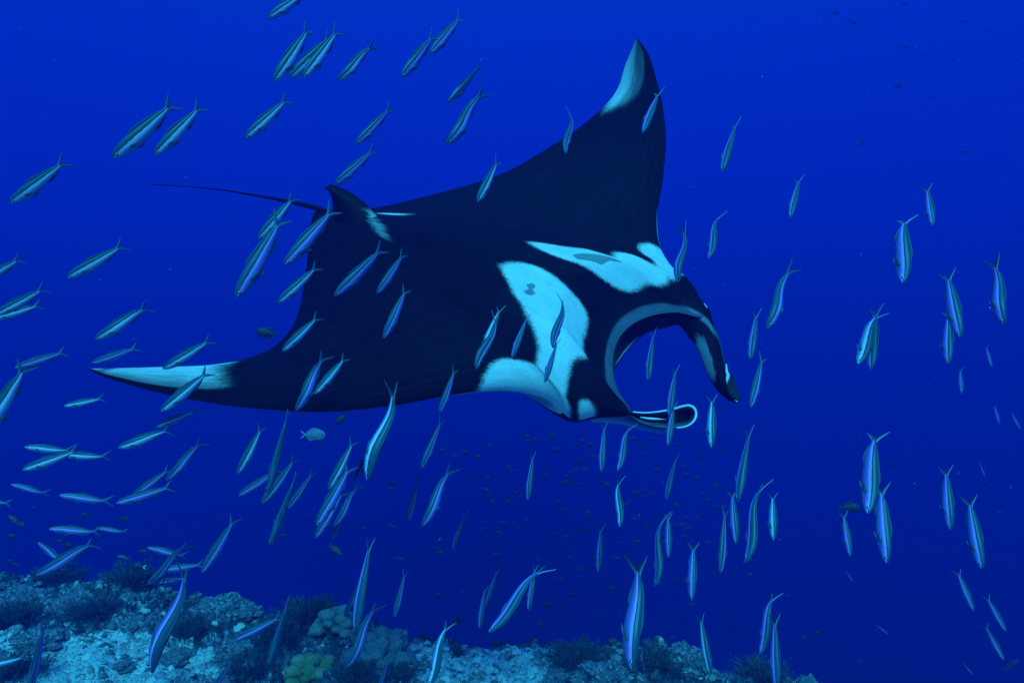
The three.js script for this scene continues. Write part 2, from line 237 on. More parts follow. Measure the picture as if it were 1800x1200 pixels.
// ---------- the shoal of striped fish ----------
const makeSkin = (sd, wide, stripeTone) => dataTex(768, 384, (u, v) => {          // u snout to tail, v back to belly
  const gr = 0.5 * n3(u * 90, v * 40, sd) + 0.5 * n3(u * 180, v * 80, sd + 5), sc = Math.sin(u * 240 + Math.sin(v * 140) * 1.6) * Math.sin(v * 140);
  const line = 0.39 + 0.08 * sm(0.16 - u, 0, 0.16) + 0.03 * sm(u, 0.75, 1), wob = 0.008 * n3(u * 14, 3, sd), d = (v - line - wob) / wide;
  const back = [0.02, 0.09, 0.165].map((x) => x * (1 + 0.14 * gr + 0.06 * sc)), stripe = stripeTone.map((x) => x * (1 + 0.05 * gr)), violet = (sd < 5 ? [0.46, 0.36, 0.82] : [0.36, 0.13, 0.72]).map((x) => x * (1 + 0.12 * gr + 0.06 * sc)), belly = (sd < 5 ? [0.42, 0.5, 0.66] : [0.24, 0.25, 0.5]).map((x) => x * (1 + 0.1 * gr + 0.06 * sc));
  let c = back;
  c = mix3(c, [0.09, 0.24, 0.1], 0.8 * Math.exp(-(((d + 0.062) / 0.016) ** 2)));                  // green seam over the black line
  c = mix3(c, [0.05, 0.17, 0.2], 0.6 * Math.exp(-((v / 0.03) ** 2)));
  const head = sm(u, 0.09, 0.2);
  if (d > -0.048) c = mix3(c, [0.006, 0.007, 0.01], sm(d, -0.048, -0.036) * (0.35 + 0.65 * head));
  if (d > 0.004) c = mix3(c, violet, sm(d, 0.002, 0.01));
  if (d > 0.02) c = mix3(c, stripe, sm(d, 0.014, 0.035));
  c = mix3(c, violet, sm(d, 0.1, 0.17) * (0.35 + 0.5 * head));
  c = mix3(c, belly, sm(d, 0.2, 0.32));
  c = mix3(c, [0.02, 0.024, 0.03], 0.75 * Math.exp(-(((u - 0.245) / 0.012) ** 2 + ((v - 0.61) / 0.03) ** 2)));     // spot at the pectoral base
  const gill = Math.hypot((u - 0.1) / 0.105, (v - 0.6) / 0.42);
  if (u > 0.1) c = mix3(c, [0.12, 0.16, 0.24], 0.55 * Math.exp(-(((gill - 1) / 0.045) ** 2)) * (v > 0.42 ? 1 : 0.2));
  if (u < 0.075) c = mix3(c, [0.1, 0.14, 0.2], 0.6 * Math.exp(-(((v - 0.66 + u) / 0.035) ** 2)));       // mouth
  return c;
}, true);
const skins = [makeSkin(2, 1, [0.86, 0.9, 0.96]), makeSkin(8, 0.82, [0.74, 0.42, 0.95])];  // second skin paints in the blue shade of flanks turned from the light
const fishShine = dataTex(64, 384, (u, v) => [0, lerp(0.5, 0.3, sm(v, 0.5, 0.66)), lerp(0.02, 0.5, sm(v, 0.5, 0.66))]);     // mirror-like scales on the flank and belly
const tailTex = dataTex(64, 64, (u, v) => { // v across a lobe from the outer edge, u root to tip
  let c = [0.22, 0.34, 0.48].map((x) => x * (1 + 0.2 * Math.sin(v * 70)));
  c = mix3(c, [0.006, 0.007, 0.01], sm(u, 0.02, 0.3) * Math.exp(-(((v - 0.42) / 0.2) ** 2)));
  return mix3(c, [0.75, 0.8, 0.85], 0.9 * sm(0.16 - v, 0, 0.06));
}, true);
const FM = {
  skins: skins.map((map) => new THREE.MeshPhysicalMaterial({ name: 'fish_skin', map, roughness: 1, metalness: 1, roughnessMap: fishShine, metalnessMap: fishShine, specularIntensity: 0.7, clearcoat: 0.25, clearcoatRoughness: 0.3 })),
  tail: new THREE.MeshPhysicalMaterial({ name: 'fish_tail', map: tailTex, roughness: 0.7, transmission: 0.5 }),
  back: new THREE.MeshPhysicalMaterial({ name: 'fish_back_fin', color: rgb(0.05, 0.15, 0.2), roughness: 0.6, transmission: 0.4 }),
  clear: new THREE.MeshPhysicalMaterial({ name: 'fish_clear_fin', color: rgb(0.2, 0.28, 0.4), roughness: 0.6, transmission: 0.6 }),
  eye: new THREE.MeshPhysicalMaterial({ name: 'fish_eye', color: rgb(0.6, 0.66, 0.7), roughness: 0.2 }),
  pupil: new THREE.MeshPhysicalMaterial({ name: 'fish_pupil', color: rgb(0.005, 0.005, 0.006), roughness: 0.08 }),
};
function fishProto(bend, kind) {                                 // 1 long from snout to fork, forward +x, up +y
  const side = (u) => bend * 1.25 * (0.16 * Math.pow(Math.max(0, u - 0.3), 2) * 1.6 + 0.05 * Math.sin(u * 5)), X = (u) => 0.5 - u;
  const hh = (u) => (kind ? 0.1 : 0.107) * Math.pow(Math.sin(Math.PI * Math.pow(clamp(u, 0, 1), 0.72) * 0.985 + 0.012), 0.85) * (1 - 0.1 * u) + 0.018 * sm(u, 0.5, 1), hw = (u) => hh(u) * lerp(0.6, 0.48, sm(u, 0.4, 1));
  const off = (u, v, y) => V(X(u), y - 0.012 * Math.sin(Math.PI * u), side(u));
  const g = new THREE.Group(), N = 36, K = 26;
  part(g, 'body', gridGeo(N, K, (a, b) => {
    const u = Math.pow(a, 1.25), th = b * 2 * Math.PI, cy = Math.cos(th), sz = Math.sin(th), e = 0.82, r = u > 0.999 ? 0.6 : 1, p = off(u, 0, Math.sign(cy) * Math.pow(Math.abs(cy), e) * hh(u) * (cy < 0 ? 1.08 : 0.94) * r);
    p.z += Math.sign(sz) * Math.pow(Math.abs(sz), e) * hw(u) * r;
    return [p, u, b < 0.5 ? 1 - (1 - b * 2) : 2 - b * 2];
  }, true), FM.skins[kind]);
  const finSheet = (A, B, th, rows = 10, cols = 6) => sheet(A, B, { thick: th, rows, cols, dir: V(0, 0, 1) });
  const lobes = [];
  for (const s of [1, -1]) lobes.push(finSheet([V(-0.43, s * 0.024, side(0.93)), V(-0.5, s * 0.046, side(1) * 1.02), V(-0.56, s * 0.084, side(1.06)), V(-0.61, s * 0.115, side(1.11)), V(-0.66, s * 0.142, side(1.15))], [V(-0.46, 0, side(0.96)), V(-0.53, s * 0.004, side(1.02)), V(-0.565, s * 0.034, side(1.06)), V(-0.61, s * 0.085, side(1.11)), V(-0.66, s * 0.138, side(1.15))], 0.006, 12, 5));
  part(g, 'tail_fin', mergeGeometries(lobes), FM.tail);
  const ridge = (u, k) => off(u, 0, hh(u) * 0.94 * k), keel = (u, k) => off(u, 0, -hh(u) * 1.08 * k), U = [0.3, 0.42, 0.55, 0.68, 0.8, 0.88];
  part(g, 'dorsal_fin', finSheet(U.map((u) => ridge(u, 0.9)), U.map((u, i) => ridge(u, 0.98).add(V(-0.03, [0.0, 0.03, 0.028, 0.022, 0.016, 0.004][i], 0))), 0.005), FM.back);
  part(g, 'anal_fin', finSheet([0.62, 0.7, 0.78, 0.88].map((u) => keel(u, 0.9)), [0.62, 0.7, 0.78, 0.88].map((u, i) => keel(u, 0.98).add(V(-0.03, -[0, 0.03, 0.02, 0.004][i], 0))), 0.005, 8, 4), FM.clear);
  for (const s of [1, -1]) {
    const c = off(0.26, 0, -0.02), z = (u, k) => s * (hw(u) * 0.93 + k);
    part(g, 'pectoral_fin', finSheet([V(c.x, c.y + 0.015, c.z + z(0.26, 0)), V(c.x - 0.06, c.y + 0.012, c.z + z(0.3, 0.012)), V(c.x - 0.15, c.y - 0.02, c.z + z(0.34, 0.03))], [V(c.x, c.y - 0.015, c.z + z(0.26, 0)), V(c.x - 0.05, c.y - 0.035, c.z + z(0.3, 0.014)), V(c.x - 0.15, c.y - 0.026, c.z + z(0.34, 0.03))], 0.003, 6, 4), FM.clear);
    part(g, 'pelvic_fin', finSheet([keel(0.32, 0.97).add(V(0, 0, s * 0.02)), keel(0.35, 0.97).add(V(-0.03, -0.02, s * 0.025)), keel(0.4, 0.97).add(V(-0.05, -0.03, s * 0.03))], [keel(0.35, 0.95).add(V(0, 0, s * 0.015)), keel(0.38, 0.95).add(V(-0.02, -0.004, s * 0.02)), keel(0.4, 0.97).add(V(-0.05, -0.031, s * 0.03))], 0.003, 5, 3), FM.clear);
    const e = off(0.078, 0, 0.0), ez = hw(0.078) * 0.9, eye = part(g, 'eye', new THREE.SphereGeometry(0.019, 14, 10).scale(1, 1, 0.5).translate(e.x, e.y, e.z + s * ez), FM.eye);
    part(eye, 'pupil', new THREE.SphereGeometry(0.0125, 12, 8).scale(1, 1, 0.6).translate(e.x, e.y, e.z + s * (ez + 0.0045)), FM.pupil);
  }
  return g;
}
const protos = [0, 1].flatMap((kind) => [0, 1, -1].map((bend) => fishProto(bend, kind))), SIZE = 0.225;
// turns a thing so that its nose and tail fall on two sight lines, its long axis leaning `lean` towards the camera at the nose, its back rolled to the given side
function swim(o, hx, hy, tx, ty, roll, len, lean, nose = 0.5, tail = -0.5) {
  let d = 3; const L = len * (nose - tail); let H, T;
  for (let i = 0; i < 12; i++) { const z = (L / 2) * Math.sin(lean * rad); H = at(hx, hy, d - z); T = at(tx, ty, d + z); d *= L / H.distanceTo(T); }
  const h = H.clone().sub(T).normalize(), mid = T.clone().lerp(H, (0 - tail) / (nose - tail)), eyeDir = mid.clone().negate().normalize();
  const vp = eyeDir.addScaledVector(h, -eyeDir.dot(h)).normalize(), w = new THREE.Vector3().crossVectors(vp, h), r = Math.abs(roll), a = (r < 45 ? r * 0.55 : lerp(24.75, 84, (r - 45) / 39)) * rad;   // w: to one side of the fish in the picture
  const up = w.multiplyScalar(-Math.sign(roll) * Math.cos(a)).addScaledVector(vp, Math.sin(a)), right = new THREE.Vector3().crossVectors(h, up);
  o.matrix.makeBasis(h, up, right); o.quaternion.setFromRotationMatrix(o.matrix);
  o.position.copy(mid); o.scale.setScalar(len);
}
const rf = rng(21);
function shoal(list) {
  for (const [hx, hy, tx, ty, roll, k, bend, what] of list) {
    const o = protos[(bend === 0 ? 0 : bend > 0 ? 1 : 2) + (rf() < ((hx + tx) / 2 > 620 || (hy + ty) / 2 > 840 ? 0.85 : 0.12) ? 3 : 0)].clone();  // right and lower fish mostly take the skin with shade painted in
    place(o, 'striped_fish', what, 'fish', 'striped fish streaming past the manta ray');
    swim(o, hx, hy, tx, ty, roll, SIZE * k, lerp(10, 25, sm((hx + tx) / 2, 250, 1150)));
  }
}
// nose x, y, tail fork x, y, roll (sign: which side the back lies on; 90 = back to the viewer), size, body bend, what
shoal([
  [196, 277, 294, 190, 26, 1.1, 0, 'large silver-blue striped fish at upper left, the bigger of a side-by-side pair'],
  [270, 272, 345, 194, 26, 1, 0, 'silver-blue striped fish at upper left, the smaller of a side-by-side pair'],
  [430, 242, 498, 180, 30, 1, 0, 'lone striped fish in open water above the end of the manta tail'],
  [15, 357, 105, 290, 25, 1.05, 0, 'bright striped fish near the left edge, level with the tip of the manta tail'],
  [470, 31, 535, -14, 24, 1, 0, 'bright striped fish cut by the top edge of the picture'],
  [480, 143, 537, 58, 46, 1.05, 0, 'leftmost of three overlapping striped fish near the top edge'],
  [508, 137, 574, 70, 46, 1.08, 0, 'half hidden middle one of three overlapping striped fish near the top edge'],
  [531, 136, 588, 60, 42, 1, 0, 'rightmost of three overlapping striped fish near the top edge'],
  [592, 141, 645, 83, 48, 0.95, -1, 'dark-backed striped fish just right of the overlapping three near the top'],
  [704, 136, 757, 68, 50, 1.02, 0, 'lower left of two nose-to-tail striped fish at the top centre'],
  [755, 94, 805, 35, 46, 1.06, 0, 'upper right of two nose-to-tail striped fish at the top centre'],
  [787, 181, 840, 120, 66, 1, 0, 'green-backed striped fish showing hardly any stripe, above a larger one left of the raised wing'],
  [784, 254, 835, 170, 52, 1.05, -1, 'larger striped fish below a smaller one in the water left of the raised wing'],
  [625, 253, 681, 195, 48, 1, 0, 'striped fish in open water, upper of two above the manta dorsal fin'],
  [588, 324, 651, 268, 46, 1, 0, 'striped fish whose nose touches the tip of the manta dorsal fin'],
  [838, 354, 872, 288, 56, 1, 0, 'striped fish crossing the rear edge of the raised wing low down'],
  [994, 270, 1011, 203, 68, 1, 1, 'striped fish crossing the rear edge of the raised wing halfway up'],
  [1131, 233, 1156, 168, -66, 1, 0, 'striped fish in front of the raised wing just under its white tip'],
  [1270, 302, 1292, 224, -72, 1, 0, 'green-backed fish alone in the open water right of the raised wing'],
  [1390, 383, 1404, 320, -62, 0.95, 0, 'pale fish alone in the open water well right of the raised wing'],
  [1246, 455, 1256, 380, -64, 1, -1, 'dark-backed fish right of the point where the raised wing meets the head'],
  [1193, 496, 1210, 414, -66, 1.05, 1, 'dark fish with its nose at the white shoulder corner beside the raised wing'],
  [1588, 497, 1586, 385, -38, 1.1, -1, 'largest striped fish high on the right, with its tail swung to the right'],
  [1641, 397, 1631, 335, -40, 0.9, 0, 'small striped fish above the largest one high on the right'],
  [1347, 578, 1376, 482, 62, 1.05, -1, 'plump pale-backed fish right of the far head fin'],
  [1689, 593, 1668, 491, -40, 1, 0, 'bright striped fish, front one of two overlapping at the right side'],
  [1766, 572, 1756, 474, -46, 1, 1, 'dark-backed striped fish nearest the right edge, above the middle'],
  [1510, 640, 1536, 552, -50, 0.98, -1, 'left one of a pair with touching tails in open water at the right'],
  [1532, 650, 1540, 553, -58, 1, 0, 'right one of a pair with touching tails in open water at the right'],
  [1668, 640, 1668, 556, -50, 1.12, 0, 'rear one of two overlapping striped fish at the right side'],
  [1320, 632, 1330, 556, -62, 1, 0, 'slim dark fish close to the right of the far head fin'],
  [1319, 717, 1339, 636, 64, 1, 0, 'green-backed fish to the right of the far head fin tip'],
  [1745, 645, 1735, 612, -30, 1.9, 0, 'faint distant striped fish near the right edge at mid height'],
  [1692, 692, 1689, 652, -40, 1.9, 0, 'faint distant striped fish below the two overlapping ones at the right'],
  [1140, 670, 1148, 592, -72, 1.02, 0, 'slim dark fish seen through the open arch of the manta mouth'],
  [1177, 732, 1187, 655, -66, 1, 0, 'upper of two fish in line crossing the near head fin'],
  [1175, 784, 1184, 716, -58, 1, 0, 'lower of two fish in line crossing the near head fin'],
  [1252, 787, 1252, 706, -50, 1, 0, 'striped fish right of the rounded near head fin'],
  [972, 612, 996, 532, 66, 0.9, 1, 'dark-backed fish over the white shoulder patch, upper of two in line'],
  [958, 672, 978, 606, -70, 0.92, 0, 'dark fish over the white shoulder patch, lower of two in line'],
  [900, 630, 925, 562, -70, 1, 0, 'slim dark fish at the left border of the white shoulder patch'],
  [848, 622, 877, 548, -62, 1, 0, 'rear one of two overlapping fish on the black back left of the white patch'],
  [836, 648, 878, 568, 66, 0.95, 1, 'front one of two overlapping fish on the black back left of the white patch'],
  [673, 595, 710, 516, 54, 1, 0, 'striped fish alone on the black back, lower of the two right of the middle'],
  [662, 516, 705, 452, 54, 1, 0, 'striped fish on the black back right under the pale streak of the dorsal fin'],
  [587, 520, 664, 444, 50, 1.1, 0, 'broad-backed striped fish with a raised back fin on the black back behind the streak'],
  [487, 532, 551, 474, 46, 1, 0, 'striped fish crossing the rear edge of the black back, in line with its narrowing'],
  [498, 466, 578, 376, 30, 1, 0, 'bright silver striped fish just under the manta dorsal fin'],
  [413, 523, 487, 396, 36, 1.1, 0, 'large silver striped fish in open water left of the black back'],
  [452, 420, 510, 353, 42, 1.1, 0, 'striped fish behind the tail of a large one, touching the manta tail'],
  [495, 617, 553, 562, 38, 1, 0, 'striped fish at the inner rear edge of the near wing'],
  [116, 488, 207, 436, 25, 1.02, 0, 'bright striped fish alone in open water at the left, level with the body'],
  [165, 596, 250, 541, 25, 1, -1, 'bright striped fish left of the near wing, with a pale belly fin'],
  [-55, 503, 27, 459, 25, 1, 0, 'striped fish of which only the tail half shows at the left edge, highest one there'],
  [-12, 554, 69, 511, 28, 1, 0, 'upper of two overlapping striped fish cut by the left edge'],
  [-18, 560, 62, 538, 20, 1.04, 0, 'lower of two overlapping striped fish cut by the left edge'],
  [24, 646, 105, 621, 20, 1.05, 0, 'striped fish left of the near wing tip, behind a large steep one'],
  [160, 638, 233, 613, 32, 1, 0, 'dark-backed striped fish just above the white tip of the near wing'],
  [285, 648, 362, 602, 34, 1, 0, 'striped fish resting its nose on the upper edge of the white wing tip'],
  [281, 723, 358, 659, 30, 1, 0, 'bright striped fish crossing the white part of the near wing'],
  [-42, 775, 37, 655, 34, 1.05, 0, 'large steep striped fish cut by the left edge beside the wing tip'],
  [111, 713, 174, 701, 18, 1, 0, 'small level striped fish below the tip of the near wing'],
  [272, 750, 338, 724, 28, 1, 0, 'upper of two level striped fish just under the near wing'],
  [206, 786, 291, 755, 30, 1, -1, 'lower of two level striped fish just under the near wing'],
  [42, 785, 115, 792, 26, 1, 1, 'upper left of three crossing striped fish near the left edge'],
  [38, 825, 127, 794, 28, 1, 0, 'bright front one of three crossing striped fish near the left edge'],
  [104, 799, 178, 803, 26, 1.06, 1, 'right rear one of three crossing striped fish near the left edge'],
  [18, 851, 74, 867, 36, 1, 1, 'small dark striped fish nosing upwards below the three crossing ones'],
  [-50, 878, 10, 884, 30, 1, 0, 'tail of a fish just reaching in at the left edge'],
  [103, 870, 182, 881, 24, 1, 1, 'level bright striped fish between the crossing three and a tight group'],
  [290, 845, 347, 779, 42, 1, -1, 'steep striped fish at the top right of a tight group under the near wing'],
  [229, 874, 291, 829, 36, 1, 0, 'bright middle striped fish of a tight group under the near wing'],
  [203, 884, 291, 858, 24, 1.05, 0, 'lowest striped fish of a tight group under the near wing'],
  [85, 929, 163, 935, 22, 1, 1, 'level striped fish just above a big bright one at lower left'],
  [168, 928, 216, 935, 34, 0.85, 1, 'short dark striped fish behind the tail of a big bright one at lower left'],
  [60, 1011, 158, 953, 36, 1.1, -1, 'big bright striped fish over the top of the reef at lower left'],
  [66, 953, 112, 992, 40, 0.95, 1, 'small fish nosing up behind the back of a big bright one at lower left'],
  [258, 962, 318, 977, 30, 0.95, 1, 'uppermost of four crossing fish above the reef ridge at left'],
  [257, 1027, 318, 958, 58, 0.95, -1, 'steep violet-striped fish in front of the four crossing ones'],
  [276, 1002, 348, 993, 30, 1, 0, 'level fish behind the steep one, tail towards a big striped fish'],
  [264, 1025, 320, 1017, 30, 1.9, 0, 'lowest faint fish behind the steep violet-striped one'],
  [353, 1007, 407, 920, 50, 1.05, 0, 'big steep striped fish above the lobed coral on the ridge'],
  [266, 1184, 337, 1018, -66, 1.05, 1, 'biggest fish low at left, diving over the sand patch with a long violet stripe'],
  [416, 833, 456, 758, 50, 1, 0, 'striped fish under the near wing, left of a pale fish seen from its back'],
  [470, 868, 502, 740, 84, 1.2, 0, 'pale green-backed fish seen from its back, hanging under the near wing'],
  [418, 871, 484, 829, 44, 1, 0, 'striped fish poking out to the left from behind a pale fish'],
  [458, 886, 513, 814, 60, 1, 0, 'dark striped fish behind the nose of a pale fish seen from its back'],
  [473, 960, 516, 846, 82, 1.1, 0, 'broad dark-backed fish with a stripe on both edges, under the pale one'],
  [504, 895, 546, 836, 56, 1, 0, 'slim striped fish right behind the broad dark-backed one'],
  [576, 860, 617, 783, 52, 1, 0, 'uppermost of a bundle of five striped fish under the middle of the wing'],
  [555, 924, 610, 829, 42, 1, 0, 'brightest of a bundle of five striped fish under the middle of the wing'],
  [553, 946, 598, 872, 50, 1.12, 0, 'one half hidden below the brightest of the bundle of five'],
  [585, 926, 622, 857, 56, 1.02, -1, 'rightmost of the bundle of five striped fish'],
  [581, 950, 609, 893, 58, 1.15, 0, 'lowest of the bundle of five striped fish'],
  [622, 845, 655, 784, 56, 1.15, 0, 'dark striped fish tucked behind the left side of a large green-backed one'],
  [646, 845, 701, 702, -66, 1.1, 1, 'large green-backed fish hanging below the leading edge of the near wing'],
  [706, 705, 746, 651, 58, 1.0, 0, 'striped fish on the leading edge of the near wing behind a large tail'],
  [519, 722, 561, 633, 42, 1, -1, 'bright striped fish crossing the lower edge of the near wing'],
  [552, 692, 602, 634, 38, 1, 0, 'striped fish on the black near wing right of a brighter one'],
  [772, 726, 797, 656, 62, 1, 0, 'dark striped fish where the pale lip of the wing begins'],
  [740, 823, 773, 746, 66, 1, 0, 'dark green-backed fish in open water right of the large green-backed one'],
  [741, 925, 782, 831, 52, 1, -1, 'bright steep striped fish in the middle below the wing'],
  [718, 915, 733, 846, 66, 1.15, 0, 'faint slim fish just left of a bright steep one below the wing'],
  [795, 968, 817, 906, -74, 1.15, 0, 'faint green fish lower right of a bright steep one below the wing'],
  [928, 880, 936, 806, -68, 1.1, 0, 'slim fish alone among the far dark fish below the head'],
  [624, 1110, 648, 966, -72, 1.08, 0, 'large green-backed fish over the middle of the reef, its tail pale'],
  [607, 1174, 650, 1070, 58, 1.1, -1, 'large violet-striped fish low over the reef, nose down left of the blue-grey coral'],
  [605, 1083, 636, 1015, 60, 1.55, 0, 'faint fish mostly hidden behind a large green-backed one over the reef'],
  [692, 1085, 710, 1014, 66, 1, 0, 'dark slim fish over the reef edge, right of two large ones'],
  [410, 1125, 485, 1088, 44, 1.1, 0, 'violet-striped fish with its tail behind an all-blue one, low over the reef'],
  [471, 1170, 504, 1062, 86, 1.05, 0, 'all-blue fish seen from its back above the green coral'],
  [368, 1218, 407, 1161, 62, 1, 0, 'dark fish cut by the bottom edge, left of the green coral'],
  [754, 1207, 778, 1104, -56, 1.1, -1, 'dark fish cut by the bottom edge in front of the right sand patch'],
  [859, 1112, 940, 998, -68, 1.1, -1, 'biggest green-backed fish in the lower middle with a long slanting back'],
  [843, 1105, 852, 1038, -60, 1.2, 0, 'faint slim fish, left one of two beside the biggest green-backed fish'],
  [854, 1066, 873, 1006, -62, 1.2, 0, 'faint slim fish, right one of two beside the biggest green-backed fish'],
  [929, 1073, 940, 1002, -64, 1.05, 0, 'slim fish half behind the tail of the biggest green-backed fish'],
  [1111, 1177, 1127, 1008, -42, 1.1, 1, 'very large bright blue-striped fish in the lower middle with a spread tail'],
  [1116, 1197, 1103, 1150, -60, 0.95, 0, 'fish whose nose shows under the very large bright one'],
  [1141, 1206, 1127, 1152, -50, 1, 0, 'small striped fish cut by the bottom edge, right under the very large one'],
  [1052, 1006, 1056, 932, -54, 1.55, 0, 'faint slim fish left of the tail of the very large bright one'],
  [1058, 830, 1062, 754, -64, 1.05, 0, 'left one of two slim fish hanging under the near head fin'],
  [1086, 828, 1100, 752, -62, 1.05, -1, 'right one of two slim fish hanging under the near head fin'],
  [1090, 926, 1083, 848, -58, 1, -1, 'dark fish with a bent tail below the two under the near head fin'],
  [1171, 880, 1187, 810, -70, 1.55, 0, 'faint slim fish in open water between two bigger groups below the head'],
  [1152, 1031, 1154, 916, -76, 1.1, -1, 'green-backed fish with a long bent tail, right above the very large bright one'],
  [1176, 980, 1175, 910, -46, 1.15, 0, 'thin violet streak of a fish beside a green-backed one with bent tail'],
  [1217, 1055, 1219, 966, -46, 1.05, 0, 'thin violet-striped fish alone right of the green-backed one with bent tail'],
  [1266, 1008, 1274, 908, 72, 1, 0, 'green-backed fish with a pale right edge, lowest left of a group of four'],
  [1297, 883, 1316, 768, -74, 1.05, 0, 'upper green-backed fish of a group of four at right of centre'],
  [1295, 956, 1288, 872, -50, 1.0, 0, 'thin violet-striped fish wedged in a group of four at right of centre'],
  [1311, 990, 1325, 858, -70, 1.08, -1, 'largest fish of a group of four at right of centre, tail bent right'],
  [1361, 950, 1359, 876, -44, 1.55, 0, 'faint thin violet-striped fish right of the group of four'],
  [1526, 903, 1534, 768, -36, 1.1, -1, 'large silver-striped fish at lower right with a curved back, upper of two touching'],
  [1560, 990, 1550, 866, -26, 1.1, 0, 'large silver fish showing its whole flank at lower right, lower of two touching'],
  [1496, 978, 1484, 908, -42, 1, 0, 'small violet-striped fish beside a dark round one at lower right'],
  [1672, 932, 1664, 833, -46, 1.02, 0, 'dark-backed striped fish left of a brighter one near the right edge'],
  [1727, 1000, 1706, 887, -36, 1.05, 0, 'bright striped fish near the right edge in the lower part'],
  [1713, 1073, 1686, 1010, -34, 1, 0, 'slim violet-striped fish, highest of three diving at the lower right corner'],
  [1770, 1110, 1738, 1054, -34, 1, 0, 'slim fish, rightmost of three diving at the lower right corner'],
  [1766, 1160, 1735, 1104, -30, 1, 0, 'slim fish, lowest of three diving at the lower right corner'],
  [1337, 1150, 1352, 1050, -58, 1.05, -1, 'dark fish with a bent tail over the right end of the reef, left of two'],
  [1366, 1212, 1362, 1096, -58, 1.1, 0, 'dark fish cut by the bottom edge over the right end of the reef'],
  [1250, 1186, 1233, 1092, -60, 1, 0, 'dark-backed fish diving onto the right slope of the reef'],
  [-38, 1172, 33, 1158, 24, 0.9, 1, 'dark fish with an upturned tail cut by the left edge at the bottom'],
  [48, 1222, 74, 1108, 70, 0.9, 0, 'dark fine-scaled fish cut by the bottom edge at lower left'],
  [-8, 1172, 44, 1114, 60, 1.55, 0, 'faint blue fish above the one with the upturned tail at bottom left'],
  [661, 1222, 682, 1160, 70, 1.1, 0, 'dark fish cut by the bottom edge in front of the blue-grey coral'],
  [844, 1218, 850, 1168, -70, 1.2, 0, 'thin dark fish cut by the bottom edge, centre of the right sand patch'],
  [1712, 1186, 1696, 1168, -30, 1.3, 0, 'tiny violet streak of a far fish near the lower right corner'],
  [1500, 1022, 1490, 1006, -30, 1.3, 0, 'tiny far fish with a violet streak, under a small striped one at lower right'],
  [1562, 1114, 1543, 1100, -30, 1.3, 0, 'tiny far fish with a violet streak just above the right end of the reef'],
  [1758, 745, 1750, 716, -30, 1.9, 0, 'faint far fish left of another near the right edge below mid height'],
  [1796, 756, 1780, 728, -30, 1.9, 0, 'faint far fish at the very right edge below mid height'],
  [1733, 838, 1724, 816, -30, 1.9, 0, 'faint far fish above a bright striped one near the right edge'],
]);

// ---------- dark reef fish, near and far ----------
const DM = {
  dark: new THREE.MeshStandardMaterial({ name: 'dark_fish_skin', color: rgb(0.02, 0.024, 0.035), roughness: 0.6 }),
  pale: new THREE.MeshStandardMaterial({ name: 'pale_fish_skin', color: rgb(0.22, 0.28, 0.4), roughness: 0.6 }),
  olive: new THREE.MeshStandardMaterial({ name: 'olive_fish_skin', color: rgb(0.08, 0.1, 0.06), roughness: 0.6 }),
  white: new THREE.MeshStandardMaterial({ name: 'white_fish_tail', color: rgb(0.7, 0.75, 0.8), roughness: 0.6 }),
};
function ovalFish(high, simple, mats) {
  const hh = (u) => high * Math.pow(Math.sin(Math.PI * Math.pow(clamp(u, 0, 1), 0.75) * 0.97 + 0.03), 0.8) * (1 - 0.25 * u) + 0.015, X = (u) => 0.5 - u * 0.8, K = simple ? 10 : 18, N = simple ? 10 : 20;
  const body = gridGeo(N, K, (a, b) => { const u = a, th = b * 2 * Math.PI, r = (a === 0 ? 0.25 : 1); return [V(X(u), Math.cos(th) * hh(u) * r, Math.sin(th) * hh(u) * 0.42 * r), a, b]; }, true);
  const fin = (A, B, t = 0.012) => sheet(A, B, { thick: t, rows: simple ? 4 : 10, cols: simple ? 2 : 5, dir: V(0, 0, 1) });
  const tail = mergeGeometries([1, -1].map((s) => fin([V(-0.27, s * 0.04, 0), V(-0.36, s * 0.1, 0), V(-0.5, s * 0.17, 0)], [V(-0.28, 0, 0), V(-0.38, s * 0.015, 0), V(-0.5, s * 0.15, 0)])));
  const U = [0.2, 0.45, 0.7, 0.92], top = fin(U.map((u) => V(X(u), hh(u) * 0.9, 0)), U.map((u, i) => V(X(u) - 0.04, hh(u) + [0, 0.07, 0.09, 0.01][i] * 0.8, 0))), low = fin([0.5, 0.7, 0.92].map((u) => V(X(u), -hh(u) * 0.9, 0)), [0.5, 0.7, 0.92].map((u, i) => V(X(u) - 0.04, -hh(u) - [0, 0.07, 0.01][i], 0)));
  if (simple) return new THREE.Mesh(mergeGeometries([body, tail, top, low]), mats.body);
  const g = new THREE.Group();
  part(g, 'body', body, mats.body); part(g, 'tail_fin', tail, mats.tail ?? mats.body); part(g, 'dorsal_fin', top, mats.body); part(g, 'anal_fin', low, mats.body);
  for (const s of [1, -1]) { part(g, 'eye', new THREE.SphereGeometry(0.026, 10, 8).translate(X(0.14), 0.03, s * hh(0.14) * 0.36), FM.pupil); part(g, 'pectoral_fin', fin([V(0.22, 0.0, s * hh(0.35) * 0.4), V(0.12, 0.02, s * hh(0.45) * 0.48), V(0.06, -0.01, s * (hh(0.5) * 0.5 + 0.02))], [V(0.22, -0.05, s * hh(0.35) * 0.4), V(0.13, -0.07, s * hh(0.45) * 0.46), V(0.06, -0.02, s * (hh(0.5) * 0.5 + 0.02))], 0.006), mats.body); }
  return g;
}
const damsel = ovalFish(0.2, false, { body: DM.dark }), whitetail = ovalFish(0.22, false, { body: DM.dark, tail: DM.white }), paleFish = ovalFish(0.22, false, { body: DM.pale }), slim = ovalFish(0.12, false, { body: DM.olive }), slimDark = ovalFish(0.13, false, { body: DM.dark }), farFish = ovalFish(0.2, true, { body: DM.dark });
farFish.castShadow = farFish.receiveShadow = true;
